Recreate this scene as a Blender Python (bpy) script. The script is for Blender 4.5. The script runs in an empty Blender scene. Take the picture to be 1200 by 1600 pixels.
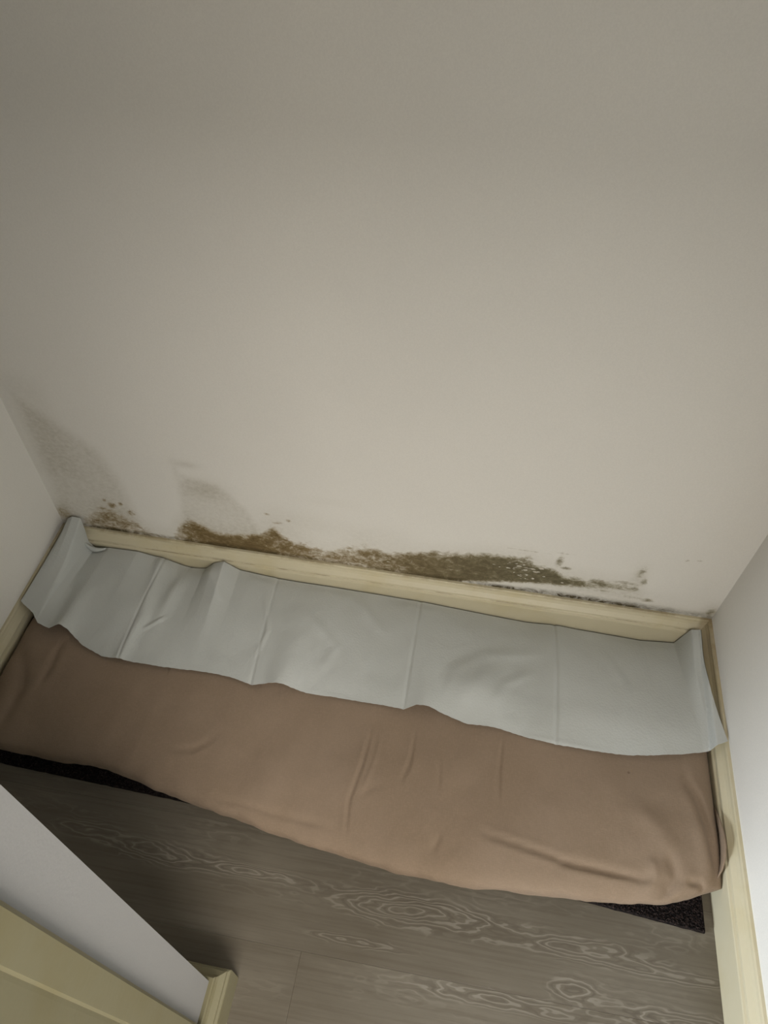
import bpy, math, random
import numpy as np
from mathutils import Matrix, Vector, noise as mnoise

random.seed(7)
scene = bpy.context.scene
col = scene.collection

# ------------------------------------------------------------------ camera
cam_d = bpy.data.cameras.new('camera')
cam_d.sensor_fit = 'VERTICAL'
cam_d.sensor_height = 24.0
cam_d.lens = 24.0 * 1142.857 / 1600.0
cam_d.clip_start = 0.01
cam = bpy.data.objects.new('camera', cam_d)
col.objects.link(cam)
PITCH, ROLL, YAW = 0.866686, 0.022652, -0.152365
cp, sp, cy, sy = math.cos(PITCH), math.sin(PITCH), math.cos(YAW), math.sin(YAW)
fw = Vector((sy * cp, cy * cp, -sp))
r0 = Vector((cy, -sy, 0.0))
u0 = r0.cross(fw)
rt = r0 * math.cos(ROLL) + u0 * math.sin(ROLL)
up = -r0 * math.sin(ROLL) + u0 * math.cos(ROLL)
cam.matrix_world = Matrix(((rt.x, up.x, -fw.x, 0.0), (rt.y, up.y, -fw.y, 0.0),
                           (rt.z, up.z, -fw.z, 1.5), (0, 0, 0, 1)))
scene.camera = cam

# ------------------------------------------------------------------ world, light, exposure
w = bpy.data.worlds.new('world')
scene.world = w
w.use_nodes = True
w.node_tree.nodes['Background'].inputs[0].default_value = (0.75, 0.8, 0.9, 1)
w.node_tree.nodes['Background'].inputs[1].default_value = 0.1

def area(name, loc, rot, sx, sy_, watts, colr):
    d = bpy.data.lights.new(name, 'AREA')
    d.shape = 'RECTANGLE'; d.size = sx; d.size_y = sy_
    d.energy = watts; d.color = colr
    o = bpy.data.objects.new(name, d)
    col.objects.link(o); o.location = loc; o.rotation_euler = rot
    return o
# unseen lamps added behind the camera: wall falloff past the baffle, and left fill
area('hall_added_light', (0.10, -1.65, 2.385), (0, 0, 0), 0.75, 1.20, 30.0, (1.0, 0.965, 0.915))
area('hall_added_fill', (1.20, -1.65, 2.385), (0, 0, 0), 1.45, 1.20, 96.0, (1.0, 0.965, 0.915))
# window of the room beyond the open doorway on the left, daylight
area('side_room_window', (-1.43, -1.02, 0.55), (0, -math.pi / 2, 0), 0.70, 0.80, 72.0, (0.83, 0.915, 1.0))

scene.view_settings.view_transform = 'Standard'
scene.view_settings.look = 'None'
scene.view_settings.gamma = 1.0
scene.view_settings.use_curve_mapping = False
scene.view_settings.exposure = 0.03

# ------------------------------------------------------------------ dimensions (metres)
YB = 0.987          # face of the back wall
XR = 0.592          # face of the right wall
XL = -0.940         # face of the left wall
XP = -0.288         # face of the partition that looks right
YP = 0.139          # face of the partition that looks to the back wall
YREAR = -3.0
XH = 2.2             # right end of the cross hall behind the camera
YH = -0.55           # where the right wall turns into the cross hall
XS = -1.45           # far wall of the room beyond the doorway
ZC = 2.40
SK = 0.025          # skirting thickness
SH = 0.115          # skirting height

# ------------------------------------------------------------------ helpers
def link(name, verts, faces, mat=None, parent=None, smooth=False):
    me = bpy.data.meshes.new(name)
    me.from_pydata([tuple(v) for v in verts], [], faces)
    me.update()
    if smooth:
        me.polygons.foreach_set('use_smooth', [True] * len(me.polygons))
    if mat: me.materials.append(mat)
    o = bpy.data.objects.new(name, me)
    col.objects.link(o)
    if parent: o.parent = parent
    return o

def struct(o):
    o['kind'] = 'structure'; return o

def tag(o, label, cat, group=None):
    o['label'] = label; o['category'] = cat
    if group: o['group'] = group
    return o

def empty(name, loc=(0, 0, 0)):
    o = bpy.data.objects.new(name, None)
    col.objects.link(o); o.location = loc; o.empty_display_size = 0.05
    return o

def box_geo(x0, x1, y0, y1, z0, z1, V=None, F=None):
    V = [] if V is None else V; F = [] if F is None else F
    n = len(V)
    V += [(x0, y0, z0), (x1, y0, z0), (x1, y1, z0), (x0, y1, z0), (x0, y0, z1), (x1, y0, z1), (x1, y1, z1), (x0, y1, z1)]
    F += [(n, n+3, n+2, n+1), (n+4, n+5, n+6, n+7), (n, n+1, n+5, n+4), (n+1, n+2, n+6, n+5), (n+2, n+3, n+7, n+6), (n+3, n, n+4, n+7)]
    return V, F

class NT:
    """small node-tree writer"""
    def __init__(s, name):
        s.m = bpy.data.materials.new(name); s.m.use_nodes = True
        s.t = s.m.node_tree; s.N = s.t.nodes; s.L = s.t.links
        s.b = s.N['Principled BSDF']
    def put(s, sock, v):
        if v is None: return
        if isinstance(v, bpy.types.NodeSocket): s.L.new(v, sock)
        else: sock.default_value = v
    def node(s, typ, ins=None, **kw):
        n = s.N.new(typ)
        for k, v in kw.items(): setattr(n, k, v)
        for k, v in (ins or {}).items(): s.put(n.inputs[k], v)
        return n
    def math(s, op, a, b=None, c=None, clamp=False):
        n = s.node('ShaderNodeMath', operation=op); n.use_clamp = clamp
        s.put(n.inputs[0], a); s.put(n.inputs[1], b); s.put(n.inputs[2], c)
        return n.outputs[0]
    def vec(s, op, a, b=None):
        n = s.node('ShaderNodeVectorMath', operation=op)
        s.put(n.inputs[0], a); s.put(n.inputs[1], b)
        return n
    def noise(s, vec, scale, detail=3, rough=0.5, dist=0.0, w=None):
        n = s.node('ShaderNodeTexNoise')
        if w is not None:
            n.noise_dimensions = '4D'; s.put(n.inputs['W'], w)
        s.put(n.inputs['Vector'], vec); s.put(n.inputs['Scale'], scale)
        n.inputs['Detail'].default_value = detail; n.inputs['Roughness'].default_value = rough
        n.inputs['Distortion'].default_value = dist
        return n.outputs['Fac']
    def smooth(s, v, a, b):
        n = s.node('ShaderNodeMapRange', interpolation_type='SMOOTHSTEP')
        s.put(n.inputs[0], v); n.inputs[1].default_value = a; n.inputs[2].default_value = b
        return n.outputs[0]
    def lin(s, v, a, b, c, d):
        n = s.node('ShaderNodeMapRange')
        s.put(n.inputs[0], v)
        for i, q in enumerate((a, b, c, d)): n.inputs[i + 1].default_value = q
        return n.outputs[0]
    def mix(s, fac, a, b):
        n = s.node('ShaderNodeMix', data_type='RGBA')
        s.put(n.inputs[0], fac)
        s.put(n.inputs[6], a if isinstance(a, bpy.types.NodeSocket) else (*a, 1))
        s.put(n.inputs[7], b if isinstance(b, bpy.types.NodeSocket) else (*b, 1))
        return n.outputs[2]
    def bump(s, h, strength, dist=0.002):
        n = s.node('ShaderNodeBump')
        n.inputs['Strength'].default_value = strength; n.inputs['Distance'].default_value = dist
        s.put(n.inputs['Height'], h)
        s.L.new(n.outputs[0], s.b.inputs['Normal'])
    def pos(s): return s.node('ShaderNodeNewGeometry').outputs['Position']
    def attr(s, name): return s.node('ShaderNodeAttribute', attribute_name=name).outputs['Fac']
    def scale(s, v, k): return s.vec('MULTIPLY', v, k).outputs[0]
    def set(s, color=None, rough=None, spec=None):
        if color is not None: s.put(s.b.inputs['Base Color'], color if isinstance(color, bpy.types.NodeSocket) else (*color, 1))
        if rough is not None: s.put(s.b.inputs['Roughness'], rough)
        if spec is not None: s.b.inputs['Specular IOR Level'].default_value = spec
        return s.m

WALL = (0.80, 0.772, 0.715)

# ------------------------------------------------------------------ materials
def mat_wall(name, mould=False, base=WALL):
    t = NT(name); p = t.pos()
    mott = t.noise(p, 2.2, 3)
    c = t.mix(t.smooth(mott, 0.3, 0.75), base, tuple(v * 0.965 for v in base))
    peel = t.noise(p, 260, 3, 0.6)
    c = t.mix(t.math('MULTIPLY', t.smooth(t.noise(p, 420, 2, 0.7), 0.35, 0.65), 0.09), c, tuple(v * 0.62 for v in base))
    hgt = t.math('MULTIPLY', peel, 0.35)
    if mould:
        mo, st, gr, fl = t.attr('mould'), t.attr('stain'), t.attr('grime'), t.attr('flake')
        q = t.scale(p, (1.0, 1.0, 1.35))
        n1 = t.noise(q, 46, 6, 0.68, 0.8)
        n2 = t.noise(q, 130, 4, 0.6)
        n3 = t.noise(q, 14, 3, 0.6)
        # soft damp stain, speckled
        sm = t.math('MULTIPLY', st, t.lin(t.noise(q, 90, 4, 0.7), 0.3, 0.7, 0.55, 1.25))
        c = t.mix(t.math('MULTIPLY', sm, 0.62, clamp=True), c, (0.33, 0.295, 0.205))
        # mould body: density broken up by noise
        brk = t.math('ADD', t.math('MULTIPLY', t.math('SUBTRACT', n1, 0.5), 2.3),
                     t.math('MULTIPLY', t.math('SUBTRACT', n2, 0.5), 1.0))
        m = t.math('ADD', t.math('MULTIPLY', mo, 1.45), brk)
        halo = t.math('MULTIPLY', t.smooth(m, 0.1, 0.75), t.smooth(mo, 0.04, 0.35))
        body = t.math('MULTIPLY', t.smooth(m, 0.5, 1.25), t.smooth(mo, 0.1, 0.45))
        core = t.math('MULTIPLY', t.smooth(m, 1.0, 1.75), t.smooth(mo, 0.3, 0.8))
        olive = t.smooth(t.node('ShaderNodeSeparateXYZ', {0: p}).outputs[0], -0.35, 0.25)
        hc_ = t.mix(olive, (0.36, 0.275, 0.15), (0.34, 0.30, 0.20))
        bc_ = t.mix(olive, (0.185, 0.125, 0.042), (0.165, 0.14, 0.075))
        kc_ = t.mix(olive, (0.085, 0.052, 0.016), (0.075, 0.062, 0.032))
        c = t.mix(t.math('MULTIPLY', halo, 0.6), c, hc_)
        c = t.mix(t.math('MULTIPLY', body, 0.9), c, bc_)
        c = t.mix(t.math('MULTIPLY', core, 0.6), c, kc_)
        # lifted white paint flakes inside the growth
        vr = t.node('ShaderNodeTexVoronoi', {'Vector': t.vec('ADD', t.scale(p, (1.0, 1.0, 2.4)), t.scale(t.node('ShaderNodeTexNoise', {'Vector': p, 'Scale': 40.0}).outputs['Color'], (0.03, 0.03, 0.03))).outputs[0], 'Scale': 52.0})
        vr.inputs['Randomness'].default_value = 1.0
        fk = t.math('MULTIPLY', t.smooth(t.math('SUBTRACT', fl, vr.outputs['Distance']), 0.05, 0.2), t.smooth(n1, 0.47, 0.56))
        c = t.mix(fk, c, (0.62, 0.58, 0.49))
        # dark dirt line where wall meets skirting
        g = t.math('MULTIPLY', gr, t.lin(n1, 0.35, 0.65, 0.35, 1.35))
        c = t.mix(t.math('MULTIPLY', g, 0.95, clamp=True), c, (0.06, 0.045, 0.018))
        hgt = t.math('ADD', hgt, t.math('MULTIPLY', t.math('ADD', body, fk), t.math('MULTIPLY', n2, 1.6)))
    t.bump(hgt, 0.45, 0.0012)
    return t.set(c, 0.75, 0.25)

def mat_paint(name, colr, dirt=True):
    t = NT(name); p = t.pos()
    n = t.noise(p, 9, 4, 0.6)
    c = t.mix(t.smooth(n, 0.4, 0.75), colr, (colr[0]*0.93, colr[1]*0.90, colr[2]*0.80))
    if dirt:
        damp = t.smooth(t.node('ShaderNodeSeparateXYZ', {0: p}).outputs[1], 0.80, 0.955)
        s = t.noise(t.scale(p, (1, 1, 2.5)), 55, 5, 0.7)
        c = t.mix(t.math('MULTIPLY', t.smooth(s, 0.60, 0.78), t.lin(damp, 0, 1, 0.12, 0.5)), c, (0.30, 0.21, 0.09))
        z = t.node('ShaderNodeSeparateXYZ', {0: p}).outputs[2]
        # grime caught on the top edge and in the groove below the moulding
        top = t.math('MULTIPLY', t.smooth(z, 0.1085, 0.1145), t.smooth(t.noise(p, 16, 4, 0.7), 0.42, 0.62))
        grv = t.math('MULTIPLY', t.math('SUBTRACT', 1.0, t.smooth(t.math('ABSOLUTE', t.math('SUBTRACT', z, 0.0885)), 0.0004, 0.0022)),
                     t.smooth(t.noise(p, 11, 4, 0.7), 0.42, 0.60))
        sx_ = t.node('ShaderNodeSeparateXYZ', {0: p})
        rust = t.math('MULTIPLY', t.math('MULTIPLY', t.smooth(sx_.outputs[1], 0.68, 0.93), t.smooth(sx_.outputs[0], 0.562, 0.572)), t.smooth(z, 0.080, 0.096))
        c = t.mix(t.math('MULTIPLY', rust, 0.6), c, (0.30, 0.225, 0.125))
        c = t.mix(t.math('MULTIPLY', top, t.lin(damp, 0, 1, 0.0, 0.45)), c, (0.22, 0.15, 0.06))
        c = t.mix(t.math('MULTIPLY', grv, t.lin(damp, 0, 1, 0.10, 0.75)), c, (0.13, 0.085, 0.035))
    t.bump(t.noise(p, 120, 3), 0.15, 0.001)
    return t.set(c, 0.42, 0.4)

def mat_wood():
    t = NT('grey_oak_laminate'); p = t.pos()
    rnd = t.node('ShaderNodeObjectInfo').outputs['Random']
    wv = t.math('MULTIPLY', rnd, 30.0)
    warp = t.noise(t.scale(p, (7, 26, 1)), 1.0, 3, 0.55, 0.0, wv)
    F = t.math('MULTIPLY', warp, 2.2)
    s = t.node('ShaderNodeSeparateXYZ', {0: p})
    X, Y = s.outputs[0], s.outputs[1]
    wob = t.noise(t.scale(p, (18, 60, 1)), 1.0, 2, 0.5)
    gsum = None
    for (cx, cy_, sx, sy_, a) in ((0.02, 0.317, 0.115, 0.020, 1.35), (-0.07, 0.253, 0.075, 0.007, 0.8), (-0.475, 0.335, 0.075, 0.014, 1.1),
                                  (-0.29, 0.333, 0.085, 0.009, 0.8), (0.313, 0.247, 0.034, 0.015, 0.85), (0.30, 0.312, 0.12, 0.016, 0.9),
                                  (0.48, 0.297, 0.085, 0.010, 0.8), (0.50, 0.226, 0.085, 0.016, 1.2), (0.20, 0.208, 0.14, 0.012, 0.7),
                                  (-0.62, 0.352, 0.06, 0.012, 0.9)):
        dx = t.math('MULTIPLY', t.math('SUBTRACT', X, cx), 1.0 / sx)
        dy = t.math('MULTIPLY', t.math('SUBTRACT', Y, cy_), 1.0 / sy_)
        d2 = t.math('ADD', t.math('MULTIPLY', dx, dx), t.math('MULTIPLY', dy, dy))
        g = t.math('MULTIPLY', t.math('EXPONENT', t.math('MULTIPLY', d2, -0.7)), a)
        gsum = g if gsum is None else t.math('ADD', gsum, g)
    F = t.math('ADD', F, gsum)
    F = t.math('ADD', F, t.math('MULTIPLY', wob, 0.35))
    ring = t.math('SINE', t.math('MULTIPLY', F, 23.0))
    light = t.smooth(ring, 0.45, 1.0)
    dark = t.smooth(ring, -0.35, -1.0)
    amp = t.math('ADD', t.math('MULTIPLY', t.smooth(gsum, 0.05, 0.5), 0.8), t.math('MULTIPLY', t.smooth(t.noise(t.scale(p, (4, 12, 1)), 1.0, 2, 0.5, 0.0, wv), 0.5, 0.7), 0.35))
    patch = t.noise(t.scale(p, (3.5, 11, 1)), 1.0, 3, 0.55, 0.0, wv)
    c = t.mix(t.smooth(patch, 0.3, 0.72), (0.118, 0.099, 0.072), (0.156, 0.135, 0.103))
    streak = t.noise(t.scale(p, (5, 190, 1)), 1.0, 4, 0.6, 0.0, wv)
    c = t.mix(t.math('MULTIPLY', t.smooth(streak, 0.42, 0.68), 0.40), c, (0.088, 0.070, 0.048))
    c = t.mix(t.math('MULTIPLY', t.math('MULTIPLY', light, amp), 0.50), c, (0.29, 0.262, 0.215))
    c = t.mix(t.math('MULTIPLY', t.math('MULTIPLY', dark, amp), 0.45), c, (0.075, 0.060, 0.042))
    pores = t.noise(t.scale(p, (40, 700, 1)), 1.0, 2, 0.6)
    c = t.mix(t.math('MULTIPLY', t.smooth(pores, 0.6, 0.75), 0.25), c, (0.06, 0.048, 0.034))
    t.bump(t.math('ADD', t.math('MULTIPLY', ring, t.math('MULTIPLY', amp, 0.5)), streak), 0.18, 0.0008)
    return t.set(c, 0.45, 0.4)

def mat_cushion():
    t = NT('brown_cotton_cloth'); p = t.pos()
    n = t.noise(p, 5, 4, 0.6)
    c = t.mix(t.smooth(n, 0.3, 0.72), (0.230, 0.168, 0.116), (0.256, 0.190, 0.136))
    wx = t.noise(t.scale(p, (900, 120, 300)), 1.0, 2)
    wy = t.noise(t.scale(p, (120, 900, 300)), 1.0, 2)
    wv = t.math('ADD', wx, wy)
    c = t.mix(t.math('MULTIPLY', t.smooth(wv, 0.85, 1.25), 0.30), c, (0.31, 0.23, 0.165))
    mark = t.smooth(t.vec('DISTANCE', p, (0.397, 0.607, 0.1)).outputs['Value'], 0.0045, 0.002)
    c = t.mix(t.math('MULTIPLY', mark, 0.6), c, (0.09, 0.05, 0.035))
    t.bump(t.math('ADD', wv, t.math('MULTIPLY', t.noise(p, 60, 4), 2.0)), 0.25, 0.001)
    m = t.set(c, 0.95, 0.1)
    t.b.inputs['Sheen Weight'].default_value = 0.04
    t.b.inputs['Sheen Roughness'].default_value = 0.5
    return m

def mat_paper():
    t = NT('blue_grey_kitchen_paper'); p = t.pos()
    n = t.noise(p, 4, 3)
    c = t.mix(t.smooth(n, 0.3, 0.7), (0.495, 0.507, 0.48), (0.525, 0.537, 0.512))
    vr = t.node('ShaderNodeTexVoronoi', {'Vector': p, 'Scale': 210.0})
    fine = t.noise(p, 420, 3, 0.6)
    mark = t.smooth(t.vec('DISTANCE', p, (-0.628, 0.795, 0.107)).outputs['Value'], 0.006, 0.0025)
    c = t.mix(t.math('MULTIPLY', mark, t.smooth(t.noise(p, 300, 2), 0.4, 0.5)), c, (0.12, 0.08, 0.05))
    t.bump(t.math('ADD', t.math('MULTIPLY', vr.outputs['Distance'], 0.8), t.math('MULTIPLY', fine, 0.6)), 0.40, 0.0011)
    m = t.set(c, 0.9, 0.15)
    return m

def mat_mat():
    t = NT('black_fibre'); p = t.pos()
    n = t.noise(p, 160, 4, 0.7)
    c = t.mix(t.smooth(n, 0.4, 0.7), (0.005, 0.004, 0.004), (0.022, 0.016, 0.014))
    return t.set(c, 0.9, 0.1)

def mat_plain(name, colr, rough=0.6):
    t = NT(name); p = t.pos()
    c = t.mix(t.noise(p, 20, 3), colr, tuple(v * 0.9 for v in colr))
    return t.set(c, rough, 0.3)

M_WALL = mat_wall('warm_white_wall_paint')
M_WALL_DARKENED = mat_wall('wall_paint_darkened_for_shade', base=(0.31, 0.303, 0.294))  # white wall paint darkened, the partition's shade put into its colour
M_MOULD = mat_wall('warm_white_wall_paint_with_mould', True)
CREAM = (0.57, 0.512, 0.36)
M_CREAM = mat_paint('aged_cream_gloss_paint', CREAM)
M_CASE = mat_paint('cream_paint_darkened_for_shade', (0.205, 0.185, 0.112), False)  # cream darkened to stand in for shade on casing and partition skirting
M_WOOD = mat_wood()
M_CUSH = mat_cushion()
M_PAPER = mat_paper()
M_MAT = mat_mat()
M_SUB = mat_plain('dark_subfloor', (0.05, 0.04, 0.03))
M_CEIL = mat_plain('low_bounce_brown', (0.26, 0.22, 0.17))  # unseen ceiling and baffle, colour darkened to cut bounce onto the upper wall

def interp(x, pts, k=1):
    xs = [p[0] for p in pts]
    return np.interp(x, xs, [p[k] for p in pts])
def sstep(x, a, b):
    t = np.clip((x - a) / (b - a), 0, 1); return t * t * (3 - 2 * t)

# ------------------------------------------------------------------ back wall with mould growth
def build_back_wall():
    xs = np.linspace(XL - 0.1, XR + 0.1, 421)
    zs = np.concatenate([[0.0, 0.06], np.arange(0.10, 0.56, 0.0038), np.linspace(0.6, ZC, 12)])
    nx, nz = len(xs), len(zs)
    XX, ZZ = np.meshgrid(xs, zs)
    V = [(x, YB, z) for z in zs for x in xs]
    F = [(j*nx+i, j*nx+i+1, (j+1)*nx+i+1, (j+1)*nx+i) for j in range(nz-1) for i in range(nx-1)]
    n0 = len(V)
    # thickness: back side and rim
    x0, x1 = xs[0], xs[-1]
    V += [(x0, YB + 0.1, 0), (x1, YB + 0.1, 0), (x1, YB + 0.1, ZC), (x0, YB + 0.1, ZC)]
    F += [(n0, n0+3, n0+2, n0+1)]
    o = link('wall_back', V, F, M_MOULD)
    env = [(-.935,.125,.2),(-.90,.135,.30),(-.86,.168,.45),(-.83,.195,.55),(-.80,.205,.56),(-.77,.195,.50),(-.74,.165,.45),(-.70,.140,.32),(-.66,.138,.30),
           (-.635,.185,.55),(-.61,.205,.72),(-.585,.192,.95),(-.55,.180,1.0),(-.51,.178,1.0),(-.47,.182,1.05),(-.435,.200,.92),(-.40,.215,.80),(-.37,.200,.80),(-.33,.182,.66),
           (-.29,.170,.52),(-.25,.180,.52),(-.22,.200,.62),(-.19,.205,.70),(-.15,.192,.72),(-.10,.200,.84),(-.05,.212,.92),(0,.222,.97),(.05,.232,1.0),
           (.11,.243,1.02),(.165,.245,1.0),(.20,.226,.98),(.25,.208,.92),(.29,.202,.84),(.33,.200,.64),(.37,.200,.58),(.41,.208,.52),(.425,.175,.36),(.445,.150,.2),(.47,.13,.0),(.60,.13,.0)]
    bot = [(-1,.105),(-.02,.105),(.03,.118),(.08,.130),(.15,.146),(.22,.155),(.30,.163),(.36,.172),(.42,.178),(.6,.178)]
    gri = [(-.95,.4),(-.90,.35),(-.85,.8),(-.80,.9),(-.76,.75),(-.68,.45),(-.62,.6),(-.55,.7),(-.42,.75),(-.30,.35),(-.15,.35),(-.03,.75),(.02,.95),(.06,.5),(.10,.95),(.3,1.0),(.42,.85),(.50,.7),(.565,.6),(.6,.5)]
    zt = interp(XX, env); dn = interp(XX, env, 2); zb = interp(XX, bot)
    rag = np.vectorize(lambda x, z: mnoise.fractal(Vector((x * 26, z * 20, 3.1)), 1.0, 2.1, 4))
    ragv = np.zeros_like(XX); k = (ZZ > 0.09) & (ZZ < 0.35)
    ragv[k] = rag(XX[k], ZZ[k])
    zt2 = zt + ragv * 0.016
    mould = dn * (1 - sstep(ZZ, zt2 - 0.030, zt2 + 0.010)) * sstep(ZZ, zb - 0.012, zb + 0.010)
    def G(cx, cz, sx, sz, a, rot=0.0):
        c, s = math.cos(rot), math.sin(rot)
        dx, dz = XX - cx, ZZ - cz
        u, v = dx * c + dz * s, -dx * s + dz * c
        return a * np.exp(-(u / sx) ** 2 - (v / sz) ** 2)
    # specks and wisps outside the band
    for a in ((-.787,.212,.010,.010,.75),(-.765,.222,.006,.006,.7),(-.803,.228,.005,.005,.7),(-.745,.195,.010,.012,.6),(-.815,.196,.016,.006,.55),
              (-.392,.235,.012,.006,.5),(-.365,.248,.006,.006,.5),(-.415,.262,.010,.005,.42),(.232,.243,.009,.020,.55),(.250,.222,.012,.005,.7),(.155,.263,.060,.004,.34),(.235,.272,.030,.004,.3),
              (.404,.245,.010,.026,.40),(.417,.212,.008,.018,.5),(.385,.200,.030,.006,.55),(.440,.150,.016,.008,.55),(.412,.152,.030,.006,.45),(.35,.160,.03,.005,.4),
              (.478,.303,.006,.005,.42),(.500,.310,.008,.003,.34),(-.925,.150,.020,.030,.5),(.582,.135,.012,.020,.5)):
        mould = np.maximum(mould, G(*a))
    stain = np.zeros_like(XX)
    def soft(px, pz, e):   # soft-edged convex patch
        d = np.full_like(XX, 9.0)
        n = len(px)
        for i in range(n):
            ax, az, bx, bz = px[i], pz[i], px[(i+1) % n], pz[(i+1) % n]
            L = math.hypot(bx-ax, bz-az)
            d = np.minimum(d, ((bx-ax)*(ZZ-az) - (bz-az)*(XX-ax)) / L)
        return sstep(d, -e, e)
    stain += 0.50 * soft([-.93,-.735,-.745,-.775,-.82,-.90], [.13,.16,.30,.40,.44,.52], 0.022)
    stain += 0.20 * soft([-.93,-.84,-.84,-.93], [.30,.30,.55,.60], 0.03)
    stain += 0.40 * soft([-.625,-.43,-.46,-.515,-.59,-.607], [.14,.17,.265,.335,.35,.30], 0.012)
    stain += G(-.545,.315,.050,.030,.42) + G(-.575,.388,.026,.010,.42) + G(-.603,.36,.008,.04,.2)
    stain += G(-.36,.245,.10,.045,.24) + G(-.18,.24,.10,.03,.16) + G(-.27,.33,.07,.015,.08)
    stain += G(.402,.235,.016,.034,.34) + G(.33,.165,.14,.022,.26) + G(.50,.128,.12,.016,.30)
    stain += G(-.925,.155,.03,.04,.7) + G(.586,.130,.02,.035,.9)
    stain += 0.25 * (1 - sstep(ZZ, zt - .01, zt + 0.05)) * sstep(XX, -.9, -.8) * (1 - sstep(XX, .40, .46))
    grime = interp(XX, gri) * (1 - sstep(ZZ, 0.119, 0.131 + 0.010 * sstep(XX, .05, .30)))
    flake = (G(.165,.205,.075,.030,.62) + G(.19,.165,.09,.016,.42) + G(-.13,.165,.07,.022,.40) + G(-.30,.150,.08,.02,.36) + G(-.375,.18,.04,.02,.36)
             + G(-.79,.18,.03,.02,.34) + G(.37,.165,.08,.015,.4) + G(-.615,.175,.022,.018,.4))
    for nm, A in (('mould', mould), ('stain', np.clip(stain, 0, 1)), ('grime', grime), ('flake', flake)):
        at = o.data.attributes.new(nm, 'FLOAT', 'POINT')
        at.data.foreach_set('value', np.concatenate([A.ravel(), np.zeros(4)]).astype(np.float32))
    return struct(o)
build_back_wall()

# ------------------------------------------------------------------ the rest of the shell
def wall(name, *b, mat=None):
    V, F = box_geo(*b); return struct(link(name, V, F, mat or M_WALL))
wall('wall_left', XL - 0.1, XL, YP - 0.02, YB, 0, ZC)
V, F = box_geo(XR, XR + 0.1, YH, YB, 0, ZC)
V, F = box_geo(XR + 0.1, XH, YH, YH + 0.1, 0, ZC, V, F)
struct(link('wall_right', V, F, M_WALL))
wall('wall_hall', XH, XH + 0.1, YREAR, YH + 0.1, 0, ZC)
DY0, DY1, DZ = -0.80, -0.015, 2.0                     # door opening in the partition
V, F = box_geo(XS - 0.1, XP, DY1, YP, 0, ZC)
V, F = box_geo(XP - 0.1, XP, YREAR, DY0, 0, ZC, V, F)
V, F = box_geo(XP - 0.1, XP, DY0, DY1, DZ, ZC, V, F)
struct(link('wall_partition', V, F, M_WALL_DARKENED))
wall('wall_side', XS - 0.1, XS, YREAR, DY1, 0, ZC)
wall('wall_rear', XS - 0.1, XH + 0.1, YREAR - 0.1, YREAR, 0, ZC)
wall('wall_added_baffle', XP, XR, -0.46, -0.34, 1.67, ZC, mat=M_CEIL)  # unseen baffle added to keep the hall lamps off the upper back wall
wall('ceiling', XS - 0.1, XH + 0.1, YREAR - 0.1, YB + 0.1, ZC, ZC + 0.1, mat=M_CEIL)

# ------------------------------------------------------------------ floor: laminate planks on a subfloor
V, F = box_geo(XS - 0.1, XH + 0.1, YREAR - 0.1, YB + 0.1, -0.06, -0.009)
floor = struct(link('floor', V, F, M_SUB))
def plank(x0, x1, y0, y1):
    g, b = 0.0001, 0.0003
    x0 += g; x1 -= g; y0 += g; y1 -= g
    V = [(x0, y0, -.008), (x1, y0, -.008), (x1, y1, -.008), (x0, y1, -.008),
         (x0, y0, -b), (x1, y0, -b), (x1, y1, -b), (x0, y1, -b),
         (x0+b, y0+b, 0), (x1-b, y0+b, 0), (x1-b, y1-b, 0), (x0+b, y1-b, 0)]
    F = [(0, 3, 2, 1), (8, 9, 10, 11)]
    for k in (0, 4):
        for i in range(4):
            j = (i + 1) % 4
            F.append((k+i, k+j, k+4+j, k+4+i))
    link('plank', V, F, M_WOOD, floor)
PW, PL = 0.19, 1.82
starts = {0: -0.165, 1: -0.93, 2: 0.21, 3: -0.42, 4: 0.05, -1: -0.60, -2: 0.12}
k0 = int(math.floor((YREAR - 0.222) / PW)); k1 = 4
for k in range(k0, k1 + 1):
    y1 = 0.222 + k * PW; y0 = y1 - PW
    y0c, y1c = max(y0, YREAR), min(y1, YB)
    if y1c - y0c < 0.01: continue
    s = starts.get(k, random.uniform(-0.6, 0.6))
    xlo = XL if y0 > YP - 0.1 else XS
    xhi = XR if y1 > YH + 0.1 else XH
    cuts = [xlo] + [v for v in (s - 2*PL, s - PL, s, s + PL, s + 2*PL) if xlo + 0.03 < v < xhi - 0.03] + [xhi]
    for a, b in zip(cuts[:-1], cuts[1:]): plank(a, b, y0c, y1c)

# ------------------------------------------------------------------ skirting boards (moulded, mitred at the corners)
PROF = [(0, SH), (0.0055, SH), (0.0075, 0.1125), (0.0085, 0.1075), (0.0115, 0.1020), (0.0165, 0.0975), (0.0200, 0.0945), (0.0208, 0.0905),
        (0.0190, 0.0885), (0.0208, 0.0865), (0.0240, 0.0850), (SK, 0.0825), (SK, 0.0), (0, 0)]
def skirt(name, A, B, mat=M_CREAM):
    """A(d), B(d) give the plan position of the two ends at distance d from the wall"""
    n = len(PROF); NS = 24
    V = []
    for i in range(NS + 1):
        t = i / NS
        for d, z in PROF:
            a, b = A(d), B(d)
            V.append((a[0] + (b[0]-a[0]) * t, a[1] + (b[1]-a[1]) * t, z))
    F = []
    for i in range(NS):
        for j in range(n):
            q = (j + 1) % n
            F.append((i*n+j, i*n+q, (i+1)*n+q, (i+1)*n+j))
    F.append(tuple(range(n))); F.append(tuple(NS*n + j for j in reversed(range(n))))
    return struct(link(name, V, F, mat))
skirt('baseboard_back', lambda d: (XL + d, YB - d), lambda d: (XR - d, YB - d))
skirt('baseboard_left', lambda d: (XL + d, YP + d), lambda d: (XL + d, YB - d))
skirt('baseboard_right', lambda d: (XR - d, YB - d), lambda d: (XR - d, YH - d))
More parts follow.
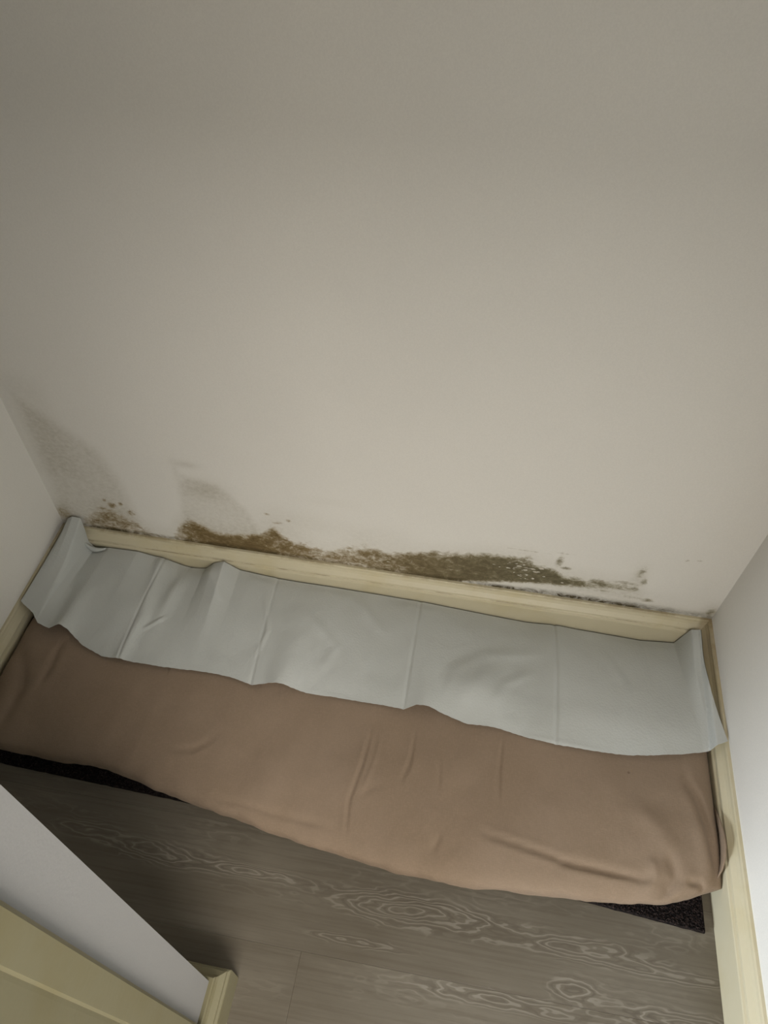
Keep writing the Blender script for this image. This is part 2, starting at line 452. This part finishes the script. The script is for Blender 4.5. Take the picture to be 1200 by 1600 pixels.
skirt('baseboard_partition', lambda d: (XP + d, 0.079), lambda d: (XP + d, YP + d), M_CASE)
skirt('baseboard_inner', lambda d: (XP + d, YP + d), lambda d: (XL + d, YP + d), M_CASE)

# ------------------------------------------------------------------ door casing beside the camera
def casing_strip(name, y_out, y_in, z0, z1, top=False):
    # moulded architrave on the wall face x = XP, section in (y, proud)
    w_ = y_out - y_in
    prof = [(0, 0), (0, 0.010), (0.004, 0.014), (0.42*w_, 0.015), (0.45*w_, 0.0115), (0.50*w_, 0.0125), (0.9*w_, 0.0185), (w_, 0.0185), (w_, 0)]
    n = len(prof)
    V = [(XP + h, y_out - d, z) for z in (z0, z1) for d, h in prof]
    F = [(j, (j+1) % n, n + (j+1) % n, n + j) for j in range(n)] + [tuple(reversed(range(n))), tuple(range(n, 2*n))]
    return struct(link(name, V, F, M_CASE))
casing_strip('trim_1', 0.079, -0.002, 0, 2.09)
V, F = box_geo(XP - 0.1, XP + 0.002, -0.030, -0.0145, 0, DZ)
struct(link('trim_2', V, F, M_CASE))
# ------------------------------------------------------------------ long cushion laid across the alcove
FRONT = [(-.915,.462),(-.844,.4563),(-.7588,.4523),(-.6789,.4539),(-.6261,.4556),(-.5681,.4451),(-.4616,.4247),(-.2933,.3985),(-.1396,.3768),(-.0408,.3660),(.0543,.3625),
         (.1932,.369),(.3076,.374),(.3984,.3858),(.4892,.3995),(.5038,.4090),(.5425,.4230),(.565,.436)]
CX0, CX1, CYB, CZM, CT = -0.912, 0.5655, 0.872, 0.057, 0.0455
def front(x):
    a = np.zeros_like(x)
    for o in (-.03, -.015, 0, .015, .03): a = a + interp(x + o, FRONT)
    return a / 5
def endfac(x):
    u = np.clip(np.abs((x - (CX0 + CX1) / 2) / ((CX1 - CX0) / 2)), 0, 1)
    return (1 - u ** 26) ** (1 / 2.6)
PEX = 2.9
CREASES = [  # polyline, depth, width, ridge side strength
    ([(.12,.450),(.1524,.4443),(.2513,.4315),(.2969,.4232),(.3645,.4221),(.42,.425)], .0048, .0045),
    ([(-.36,.668),(-.2672,.6604),(-.1702,.6489),(-.0357,.6363),(.068,.6382),(.1704,.6361),(.3592,.632)], .0034, .0036),
    ([(-.1091,.6067),(-.1121,.5399),(-.1256,.4629),(-.1199,.4055)], .0024, .0036),
    ([(-.086,.60),(-.093,.53),(-.105,.48)], -.0014, .0040),
    ([(-.0213,.6088),(-.0228,.5493),(-.0364,.5154)], .0024, .0035),
    ([(.0206,.6028),(.034,.56),(.0391,.5041)], .0016, .0038),
    ([(.1522,.6262),(.149,.57),(.1544,.5004)], .0022, .0035),
    ([(-.4881,.500),(-.4481,.5063),(-.4112,.533)], .0025, .0050),
    ([(-.9184,.6855),(-.862,.62),(-.8397,.5705),(-.845,.4796)], .0060, .0120),
    ([(-.8093,.7052),(-.801,.6276),(-.8067,.5815)], .0040, .0080),
    ([(.500,.62),(.5258,.58),(.5372,.5325),(.548,.4781),(.5539,.4361)], .0090, .0085),
    ([(.4631,.4742),(.4765,.4332),(.4516,.3975)], .0060, .0100),
    ([(.43,.46),(.44,.43),(.425,.40)], -.0040, .0100),
    ([(.4929,.4307),(.5206,.4324),(.5303,.4216)], .0050, .0060),
    ([(-.1101,.4778),(-.0655,.504)], .0020, .0045),
    ([(-.419,.4332),(-.2688,.4198),(-.1454,.4124)], .0025, .0060),
    ([(.263,.4172),(.2969,.4286),(.4091,.4214),(.4651,.429)], .0030, .0070),
    ([(-.70,.655),(-.62,.635),(-.55,.628)], .0022, .0060),
    ([(.03,.46),(.05,.43),(.04,.40)], .0025, .006),
    ([(.40,.55),(.455,.50),(.47,.47)], -.0040, .0180),
]
def crease_d(X, Y, pts):
    d = np.full_like(X, 9.0); tt = np.zeros_like(X)
    n = len(pts) - 1
    for i in range(n):
        (ax, ay), (bx, by) = pts[i], pts[i+1]
        L2 = (bx-ax)**2 + (by-ay)**2
        t = np.clip(((X-ax)*(bx-ax) + (Y-ay)*(by-ay)) / L2, 0, 1)
        dd = np.hypot(X - ax - t*(bx-ax), Y - ay - t*(by-ay))
        k = dd < d
        d[k] = dd[k]; tt[k] = (i + t[k]) / n
    return d, tt
def cushion_disp(X, Y):
    out = np.zeros_like(X)
    for pts, dep, wid in CREASES:
        d, t = crease_d(X, Y, pts)
        fade = np.clip(np.minimum(t, 1 - t) * 4 + 0.15, 0, 1)
        out += fade * dep * (-np.exp(-(d / wid) ** 2) + 0.22 * np.exp(-((d - 2.2 * wid) / (1.4 * wid)) ** 2))
    f = np.vectorize(lambda x, y: mnoise.fractal(Vector((x * 5, y * 7, 1.7)), 1.0, 2.0, 3))
    g = np.vectorize(lambda x, y: mnoise.fractal(Vector((x * 22, y * 16, 8.2)), 1.0, 2.0, 3))
    out += 0.010 * np.exp(-((X - .552) / .035) ** 2 - ((Y - .505) / .06) ** 2)
    return out + f(X, Y) * 0.0045 + g(X, Y) * 0.0010
def back_slope(Y):
    return 1 - 0.12 * sstep(Y, 0.68, 0.87)
TTOP = [(-.9225,.978,.128),(-.915,.979,.146),(-.900,.979,.157),(-.8795,.979,.156),(-.8755,.972,.125),(-.872,.962,.088),(-.8564,.9575,.0725),(-.8203,.9575,.0815),(-.7464,.9575,.0836),(-.6928,.9575,.0707),
        (-.6548,.9575,.0591),(-.6205,.9575,.0460),(-.5798,.9575,.0539),(-.5543,.9575,.0811),(-.5283,.9575,.0951),(-.4925,.9575,.0704),(-.3913,.9575,.0563),(-.266,.9575,.0566),(-.1425,.9575,.0543),(-.005,.9575,.0479),
        (.1016,.9575,.0389),(.1925,.9575,.0325),(.2702,.9575,.0367),(.3547,.9575,.0335),(.4583,.9575,.0290),(.5306,.9575,.0404),(.5483,.9575,.1041),(.5645,.955,.112)]
PY0 = 0.69
def paper_line(X, Y):
    yt = np.interp(X, [p[0] for p in TTOP], [p[1] for p in TTOP]); zt = np.interp(X, [p[0] for p in TTOP], [p[2] for p in TTOP])
    zt = np.minimum(zt, 0.09)
    te = np.clip((Y - PY0) / (yt - PY0), 0, 1) ** 1.6
    return 0.1035 * (1 - te) + zt * te
def cushion_top(X, Y):
    yf = front(X); yc = (yf + CYB) / 2; a = (CYB - yf) / 2
    s = np.clip(np.abs((Y - yc) / a), 0, 1)
    return CZM + CT * endfac(X) * (1 - s ** PEX) ** (1 / PEX) * back_slope(Y)

def build_cushion():
    nu, nv = 720, 160
    u = np.linspace(-1, 1, nu)
    u = np.sign(u) * (1 - (1 - np.abs(u)) ** 1.35)
    xs = (CX0 + CX1) / 2 + (CX1 - CX0) / 2 * u
    th = np.linspace(0, 2 * math.pi, nv, endpoint=False)
    X = np.repeat(xs[:, None], nv, 1)
    yf = front(xs); ef = endfac(xs)
    yc = ((yf + CYB) / 2)[:, None]; a = ((CYB - yf) / 2 * (1 - 0.03 * (np.abs(u) ** 20)))[:, None]
    cs, sn = np.cos(th)[None], np.sin(th)[None]
    e = 2 / PEX
    Y = yc + a * np.sign(cs) * np.abs(cs) ** e
    Z = CZM + CT * ef[:, None] * np.sign(sn) * np.abs(sn) ** e
    Z = np.where(sn > 0, CZM + (Z - CZM) * back_slope(Y), Z)
    topw = sstep(sn * np.ones_like(X), -0.05, 0.35)
    D = cushion_disp(X, Y) * topw * np.clip(ef, 0, 1)[:, None]
    Z = Z + D
    lim = paper_line(X, Y) - 0.006
    Z = np.where((sn > 0) & (Y > PY0 - .01), np.minimum(Z, CZM + (np.maximum(lim, CZM) - CZM) * 1.0), Z)
    # front bulge gets a little outward puckering
    fr = sstep(-cs * np.ones_like(X), 0.75, 1.0)
    pk = np.vectorize(lambda x, z: mnoise.fractal(Vector((x * 16, z * 20, 4.4)), 1.0, 2.0, 3))(X, Z)
    Y = Y + fr * pk * 0.004
    Z = np.maximum(Z, 0.0125 + 0 * Z)
    V = np.stack([X, Y, Z], -1).reshape(-1, 3)
    F = [(i*nv+j, i*nv+(j+1) % nv, (i+1)*nv+(j+1) % nv, (i+1)*nv+j) for i in range(nu-1) for j in range(nv)]
    F.append(tuple(reversed(range(nv)))); F.append(tuple((nu-1)*nv + j for j in range(nv)))
    F = [tuple(reversed(f)) for f in F]
    root = empty('floor_cushion', ((CX0 + CX1) / 2, 0.66, 0.012))
    tag(root, 'long flat brown fabric cushion lying on the black mat across the alcove', 'cushion')
    o = link('cover', V, F, M_CUSH, root, True)
    o.matrix_parent_inverse = Matrix.Translation(-Vector(root.location))
    # folded side hem at the right end, standing against the skirting
    P = [(.5610,.575,.088),(.5625,.550,.097),(.5635,.525,.102),(.5638,.500,.102),(.5630,.480,.096),(.5600,.462,.086),(.5545,.449,.072)]
    n = len(P); R = 8; V = []; F = []
    for i, (x, y, z) in enumerate(P):
        f = math.sin(math.pi * (i + .35) / (n - .3)) * 0.9 + .1
        rx, rz = 0.0026 * f + .0005, 0.013 * f + .001
        for k in range(R):
            a_ = 2 * math.pi * k / R
            V.append((min(x + rx * math.cos(a_), .5662), y, z - .006 + rz * math.sin(a_)))
    for i in range(n - 1):
        for k in range(R):
            q = (k + 1) % R
            F.append((i*R+k, i*R+q, (i+1)*R+q, (i+1)*R+k))
    F += [tuple(reversed(range(R))), tuple((n-1)*R + k for k in range(R))]
    h = link('side_hem', V, F, M_CUSH, root, True)
    h.matrix_parent_inverse = Matrix.Translation(-Vector(root.location))
build_cushion()

# ------------------------------------------------------------------ black fibre doormat under the cushion
def build_mat():
    root = empty('doormat', (-0.18, 0.66, 0.0))
    tag(root, 'thin black fibre doormat on the wood floor, mostly hidden beneath the brown cushion', 'doormat')
    inv = Matrix.Translation(-Vector(root.location))
    fr = [(-.905,.447),(-.857,.4440),(-.47,.4345),(.342,.3885),(.548,.3735)]
    xs = np.linspace(-.905, .548, 120)
    V = []; 
    for x in xs:
        yf_ = float(interp(x, fr)) + 0.0012 * mnoise.noise(Vector((x * 60, 0, 0)))
        V += [(x, yf_, 0.0003), (x, yf_, 0.005), (x, yf_ + .003, 0.0075), (x, 0.93, 0.0075), (x, 0.93, 0.0003)]
    F = [(i*5+j, (i+1)*5+j, (i+1)*5+(j+1) % 5, i*5+(j+1) % 5) for i in range(len(xs)-1) for j in range(5)]
    F += [(4, 3, 2, 1, 0)[::-1], tuple((len(xs)-1)*5 + j for j in (4, 3, 2, 1, 0))]
    o = link('backing', V, F, M_MAT, root); o.matrix_parent_inverse = inv
    # curled fibres of the pile, where the mat shows
    V = []; F = []
    rr = random.Random(3)
    for _ in range(9000):
        x = rr.uniform(-.902, .546); 
        if rr.random() < 0.55: x = rr.uniform(.28, .546)
        y = float(interp(x, fr)) + rr.uniform(0.001, 0.062)
        a_ = rr.uniform(0, math.tau); L = rr.uniform(.003, .006); hgt = rr.uniform(.001, .0032); wd = .0005
        dx, dy = math.cos(a_), math.sin(a_)
        n = len(V)
        for k in range(4):
            t = k / 3
            cx_ = x + dx * L * (t - .5) + rr.uniform(-.0006, .0006); cy_ = y + dy * L * (t - .5)
            cy_ = max(cy_, float(interp(x, fr)) + .0006); cx_ = min(cx_, .5475)
            cz = 0.0068 + hgt * math.sin(math.pi * (0.12 + 0.76 * t))
            V += [(cx_ - dy * wd, cy_ + dx * wd, cz), (cx_ + dy * wd, cy_ - dx * wd, cz), (cx_, cy_, cz + 2 * wd)]
        for k in range(3):
            for j in range(3):
                q = (j + 1) % 3
                F.append((n+k*3+j, n+k*3+q, n+k*3+3+q, n+k*3+3+j))
    o = link('pile', V, F, M_PILE, root); o.matrix_parent_inverse = inv
    o['kind'] = 'stuff'
def mat_pile():
    t = NT('dark_brown_pile'); p = t.pos()
    n = t.noise(p, 210, 3, 0.7)
    c = t.mix(t.smooth(n, 0.42, 0.66), (0.004, 0.003, 0.003), (0.060, 0.041, 0.036))
    return t.set(c, 0.8, 0.2)
M_PILE = mat_pile()
build_mat()

# ------------------------------------------------------------------ strip of kitchen paper laid over the cushion and skirting
TBOT = [(-.929,.756),(-.8914,.7352),(-.8702,.714),(-.8388,.7048),(-.8177,.7135),(-.7997,.7102),(-.7546,.6828),(-.7026,.6638),(-.6589,.6624),(-.5729,.6609),(-.504,.6657),(-.4483,.6666),
        (-.4126,.664),(-.3686,.6555),(-.3363,.6628),(-.3024,.6644),(-.2532,.6585),(-.1722,.6585),(-.092,.6585),(-.0518,.6558),(-.027,.6673),(-.0007,.6677),(.0399,.6581),(.0799,.6486),
        (.1314,.6495),(.2085,.6402),(.2591,.6358),(.3341,.636),(.3961,.6378),(.4334,.6431),(.496,.6581),(.5534,.6788),(.5880,.697)]
PERF_T = [-.680, -.400, -.055, .260]
PERF_B = [-.664, -.373, -.052, .255]
TFOLDS = [([(.0284,.691),(.039,.7641),(.1048,.8259),(.2487,.8613)], .0026, .017), ([(.1262,.6885),(.1509,.754),(.216,.8035)], .0022, .012),
          ([(-.4189,.9154),(-.3756,.7929),(-.3833,.7192)], .0030, .006), ([(-.6047,.7901),(-.6444,.7394)], .0030, .005),
          ([(-.5601,.9362),(-.5,.847)], .0040, .012), ([(-.8489,.8464),(-.8346,.7101)], -.0050, .016), ([(-.1979,.9284),(-.1214,.8305)], .0030, .014),
          ([(.36,.90),(.40,.80),(.39,.70)], .0025, .014), ([(-.30,.86),(-.22,.78),(-.24,.70)], .0025, .012)]
def build_towel():
    nu, nv = 750, 90
    kt = [TTOP[0][0]] + PERF_T + [TTOP[-1][0]]; kb = [TBOT[0][0]] + PERF_B + [TBOT[-1][0]]
    kn = np.linspace(0, 5, 6)
    uu = np.linspace(0, 5, nu + 1)
    xt = np.interp(uu, kn, kt); xb = np.interp(uu, kn, kb)
    yt = np.interp(xt, [p[0] for p in TTOP], [p[1] for p in TTOP]); zt = np.interp(xt, [p[0] for p in TTOP], [p[2] for p in TTOP])
    yb = np.interp(xb, [p[0] for p in TBOT], [p[1] for p in TBOT])
    v = np.linspace(0, 1, nv + 1)[None]
    X = xt[:, None] * (1 - v) + xb[:, None] * v
    Y = yt[:, None] * (1 - v) + yb[:, None] * v
    # the right-hand edge bows in along the skirting
    X = X - 0.010 * sstep(X, .45, .57) * np.sin(math.pi * v) ** 1.0
    Yc = np.clip(Y, -1, CYB - 0.012)
    base = cushion_top(np.clip(X, CX0 + .02, CX1 - .02), Yc) + np.clip(cushion_disp(X, Yc), -.0005, 1) + 0.0032
    ends = np.maximum(0.1185 * sstep(-X, .860, .925), 0.1195 * sstep(X, .545, .566))
    base = np.maximum(base, ends)
    base = np.maximum(base, np.where(X < -.70, 0.1185 - (X + .925) * 0.115, 0))
    # behind the cushion the paper runs on to its upper edge on the skirting
    tt = np.clip((Y - PY0) / (yt[:, None] - PY0), 0, 1)
    hi = sstep(zt, .095, .12)[:, None]                 # the corner tabs that stand up the wall
    te = tt ** 1.6 * (1 - hi) + tt ** 3.5 * hi
    flat = 0.1035 + np.where(X < -.70, np.clip(0.115 * (-.79 - X), 0, 1), 0)
    line = np.maximum(flat * (1 - te) + zt[:, None] * te, ends)
    bl = sstep(Y, PY0 - 0.03, PY0 + 0.06)
    Z = base * (1 - bl) + np.maximum(line, ends) * bl
    Z[:, 0] = zt
    U = uu[:, None] * np.ones_like(X)
    def lift(x, wd, a, p=3.0):
        return a * np.exp(-((X - x) / wd) ** 2) * v ** p
    Z += lift(-.815, .022, .016) + lift(-.315, .030, .012) + lift(-.012, .030, .014, 2.5) + lift(.12, .04, .004) + lift(-.58, .06, .005) + lift(.45, .08, .008, 2)
    def mound(cx, cy_, sx, sy_, a, rot=0):
        c, s = math.cos(rot), math.sin(rot)
        dx, dy = X - cx, Y - cy_
        p, q = dx*c + dy*s, -dx*s + dy*c
        return a * np.exp(-(p/sx)**2 - (q/sy_)**2)
    Z += mound(.085, .735, .050, .055, .015, .6) + mound(.15, .72, .05, .07, .004) + mound(-.70, .78, .05, .10, .006)
    Z += mound(-.62, .86, .016, .09, .010) + mound(-.30, .80, .05, .09, .005) + mound(.42, .78, .08, .10, .005) + mound(-.555, .93, .03, .03, .006)
    # perforation lines between the sheets
    for k in range(1, 5):
        d = (U - k) * 0.3
        q = (0, 1.0, .7, .85, 1.2)[k]
        Z += q * (0.0022 * np.exp(-(d / .030) ** 2) - 0.0026 * np.exp(-(d / .0032) ** 2))
    # diagonal fold in the first sheets
    d, t = crease_d(X, Y, [(-.683,.945),(-.668,.84),(-.655,.78),(-.663,.665)])
    Z += 0.006 * np.exp(-(d / .012) ** 2) * (X > -.70)
    for pts, dep, wid in TFOLDS:
        d, t = crease_d(X, Y, pts)
        fade = np.clip(np.minimum(t, 1 - t) * 5 + 0.1, 0, 1)
        Z += fade * dep * (np.exp(-(d / wid) ** 2) - 0.4 * np.exp(-(d / (2.5 * wid)) ** 2))
    f = np.vectorize(lambda x, y: mnoise.fractal(Vector((x * 9, y * 6, 5.5)), 1.0, 2.0, 3))
    Z += (f(X, Y) * 0.0030 + 0.001) * sstep(v, 0, .1)
    edge = np.vectorize(lambda x: mnoise.noise(Vector((x * 120, 2.2, 0))))
    Y = Y + v ** 8 * edge(X) * 0.0010
    root = empty('paper_towel_strip', (-0.17, 0.80, 0.10))
    tag(root, 'strip of pale blue-grey paper towel sheets laid over the back of the brown cushion', 'paper towel')
    inv = Matrix.Translation(-Vector(root.location))
    per = nu // 5
    P = np.stack([X, Y, Z], -1)
    # surface normals of the whole strip, so the sheets read as one sheet of paper
    du = np.gradient(P, axis=0); dv = np.gradient(P, axis=1)
    Nn = np.cross(dv, du); Nn /= np.linalg.norm(Nn, axis=2, keepdims=True) + 1e-12
    if Nn[:, :, 2].mean() < 0: Nn = -Nn
    m = nv + 1
    for s_ in range(5):
        sl = slice(s_ * per, (s_ + 1) * per + 1)
        top = P[sl] + Nn[sl] * 0.0004; bt = P[sl] - Nn[sl] * 0.0004; nn = Nn[sl]
        r_ = per + 1; NV = r_ * m
        V = list(top.reshape(-1, 3)) + list(bt.reshape(-1, 3)); NRM = list(nn.reshape(-1, 3)) + list(-nn.reshape(-1, 3))
        F = []
        for i in range(per):
            for j in range(nv):
                q = (i*m+j, i*m+j+1, (i+1)*m+j+1, (i+1)*m+j)
                F.append(q); F.append(tuple(NV + k for k in reversed(q)))
        rims = [([i*m for i in range(r_)], -1, 1), ([i*m + nv for i in range(r_)], 1, 1)]
        if s_ == 0: rims.append((list(range(m)), -1, 0))
        if s_ == 4: rims.append(([per*m + j for j in range(m)], 1, 0))
        for ids, sg, ax in rims:
            n0 = len(V)
            dd = (dv if ax == 1 else du)[sl].reshape(-1, 3)
            for k in ids:
                e_ = dd[k] * sg; e_ = e_ / (np.linalg.norm(e_) + 1e-12)
                V += [V[k], V[NV + k]]; NRM += [e_, e_]
            for k in range(len(ids) - 1):
                F.append((n0+2*k, n0+2*k+1, n0+2*k+3, n0+2*k+2))
        o = link('paper_sheet', V, F, M_PAPER, root, True)
        o.data.normals_split_custom_set_from_vertices([tuple(map(float, v_)) for v_ in NRM])
        o.matrix_parent_inverse = inv
    # torn upper edge curled over beside the left tab
    V = []; F = []; n = 26; R = 10
    for i in range(n):
        t_ = i / (n - 1)
        x = -.8725 + .052 * t_; y = .9500 - .0045 * math.sin(math.pi * t_) - .003 * t_
        z = .0770 + .015 * t_ + .018 * (1 - t_) ** 4
        r = .0020 + .0048 * math.sin(math.pi * min(1, t_ * .85 + .1)) * (1 - .5 * t_)
        for k in range(R):
            a_ = math.radians(-60 + 300 * k / (R - 1))
            V.append((x, y + r * math.cos(a_), z + r * math.sin(a_)))
    F = [(i*R+k, i*R+k+1, (i+1)*R+k+1, (i+1)*R+k) for i in range(n-1) for k in range(R-1)]
    o = link('torn_lip', V, F, M_PAPER, root, True); o.matrix_parent_inverse = inv
    md = o.modifiers.new('thickness', 'SOLIDIFY'); md.thickness = 0.0006
build_towel()
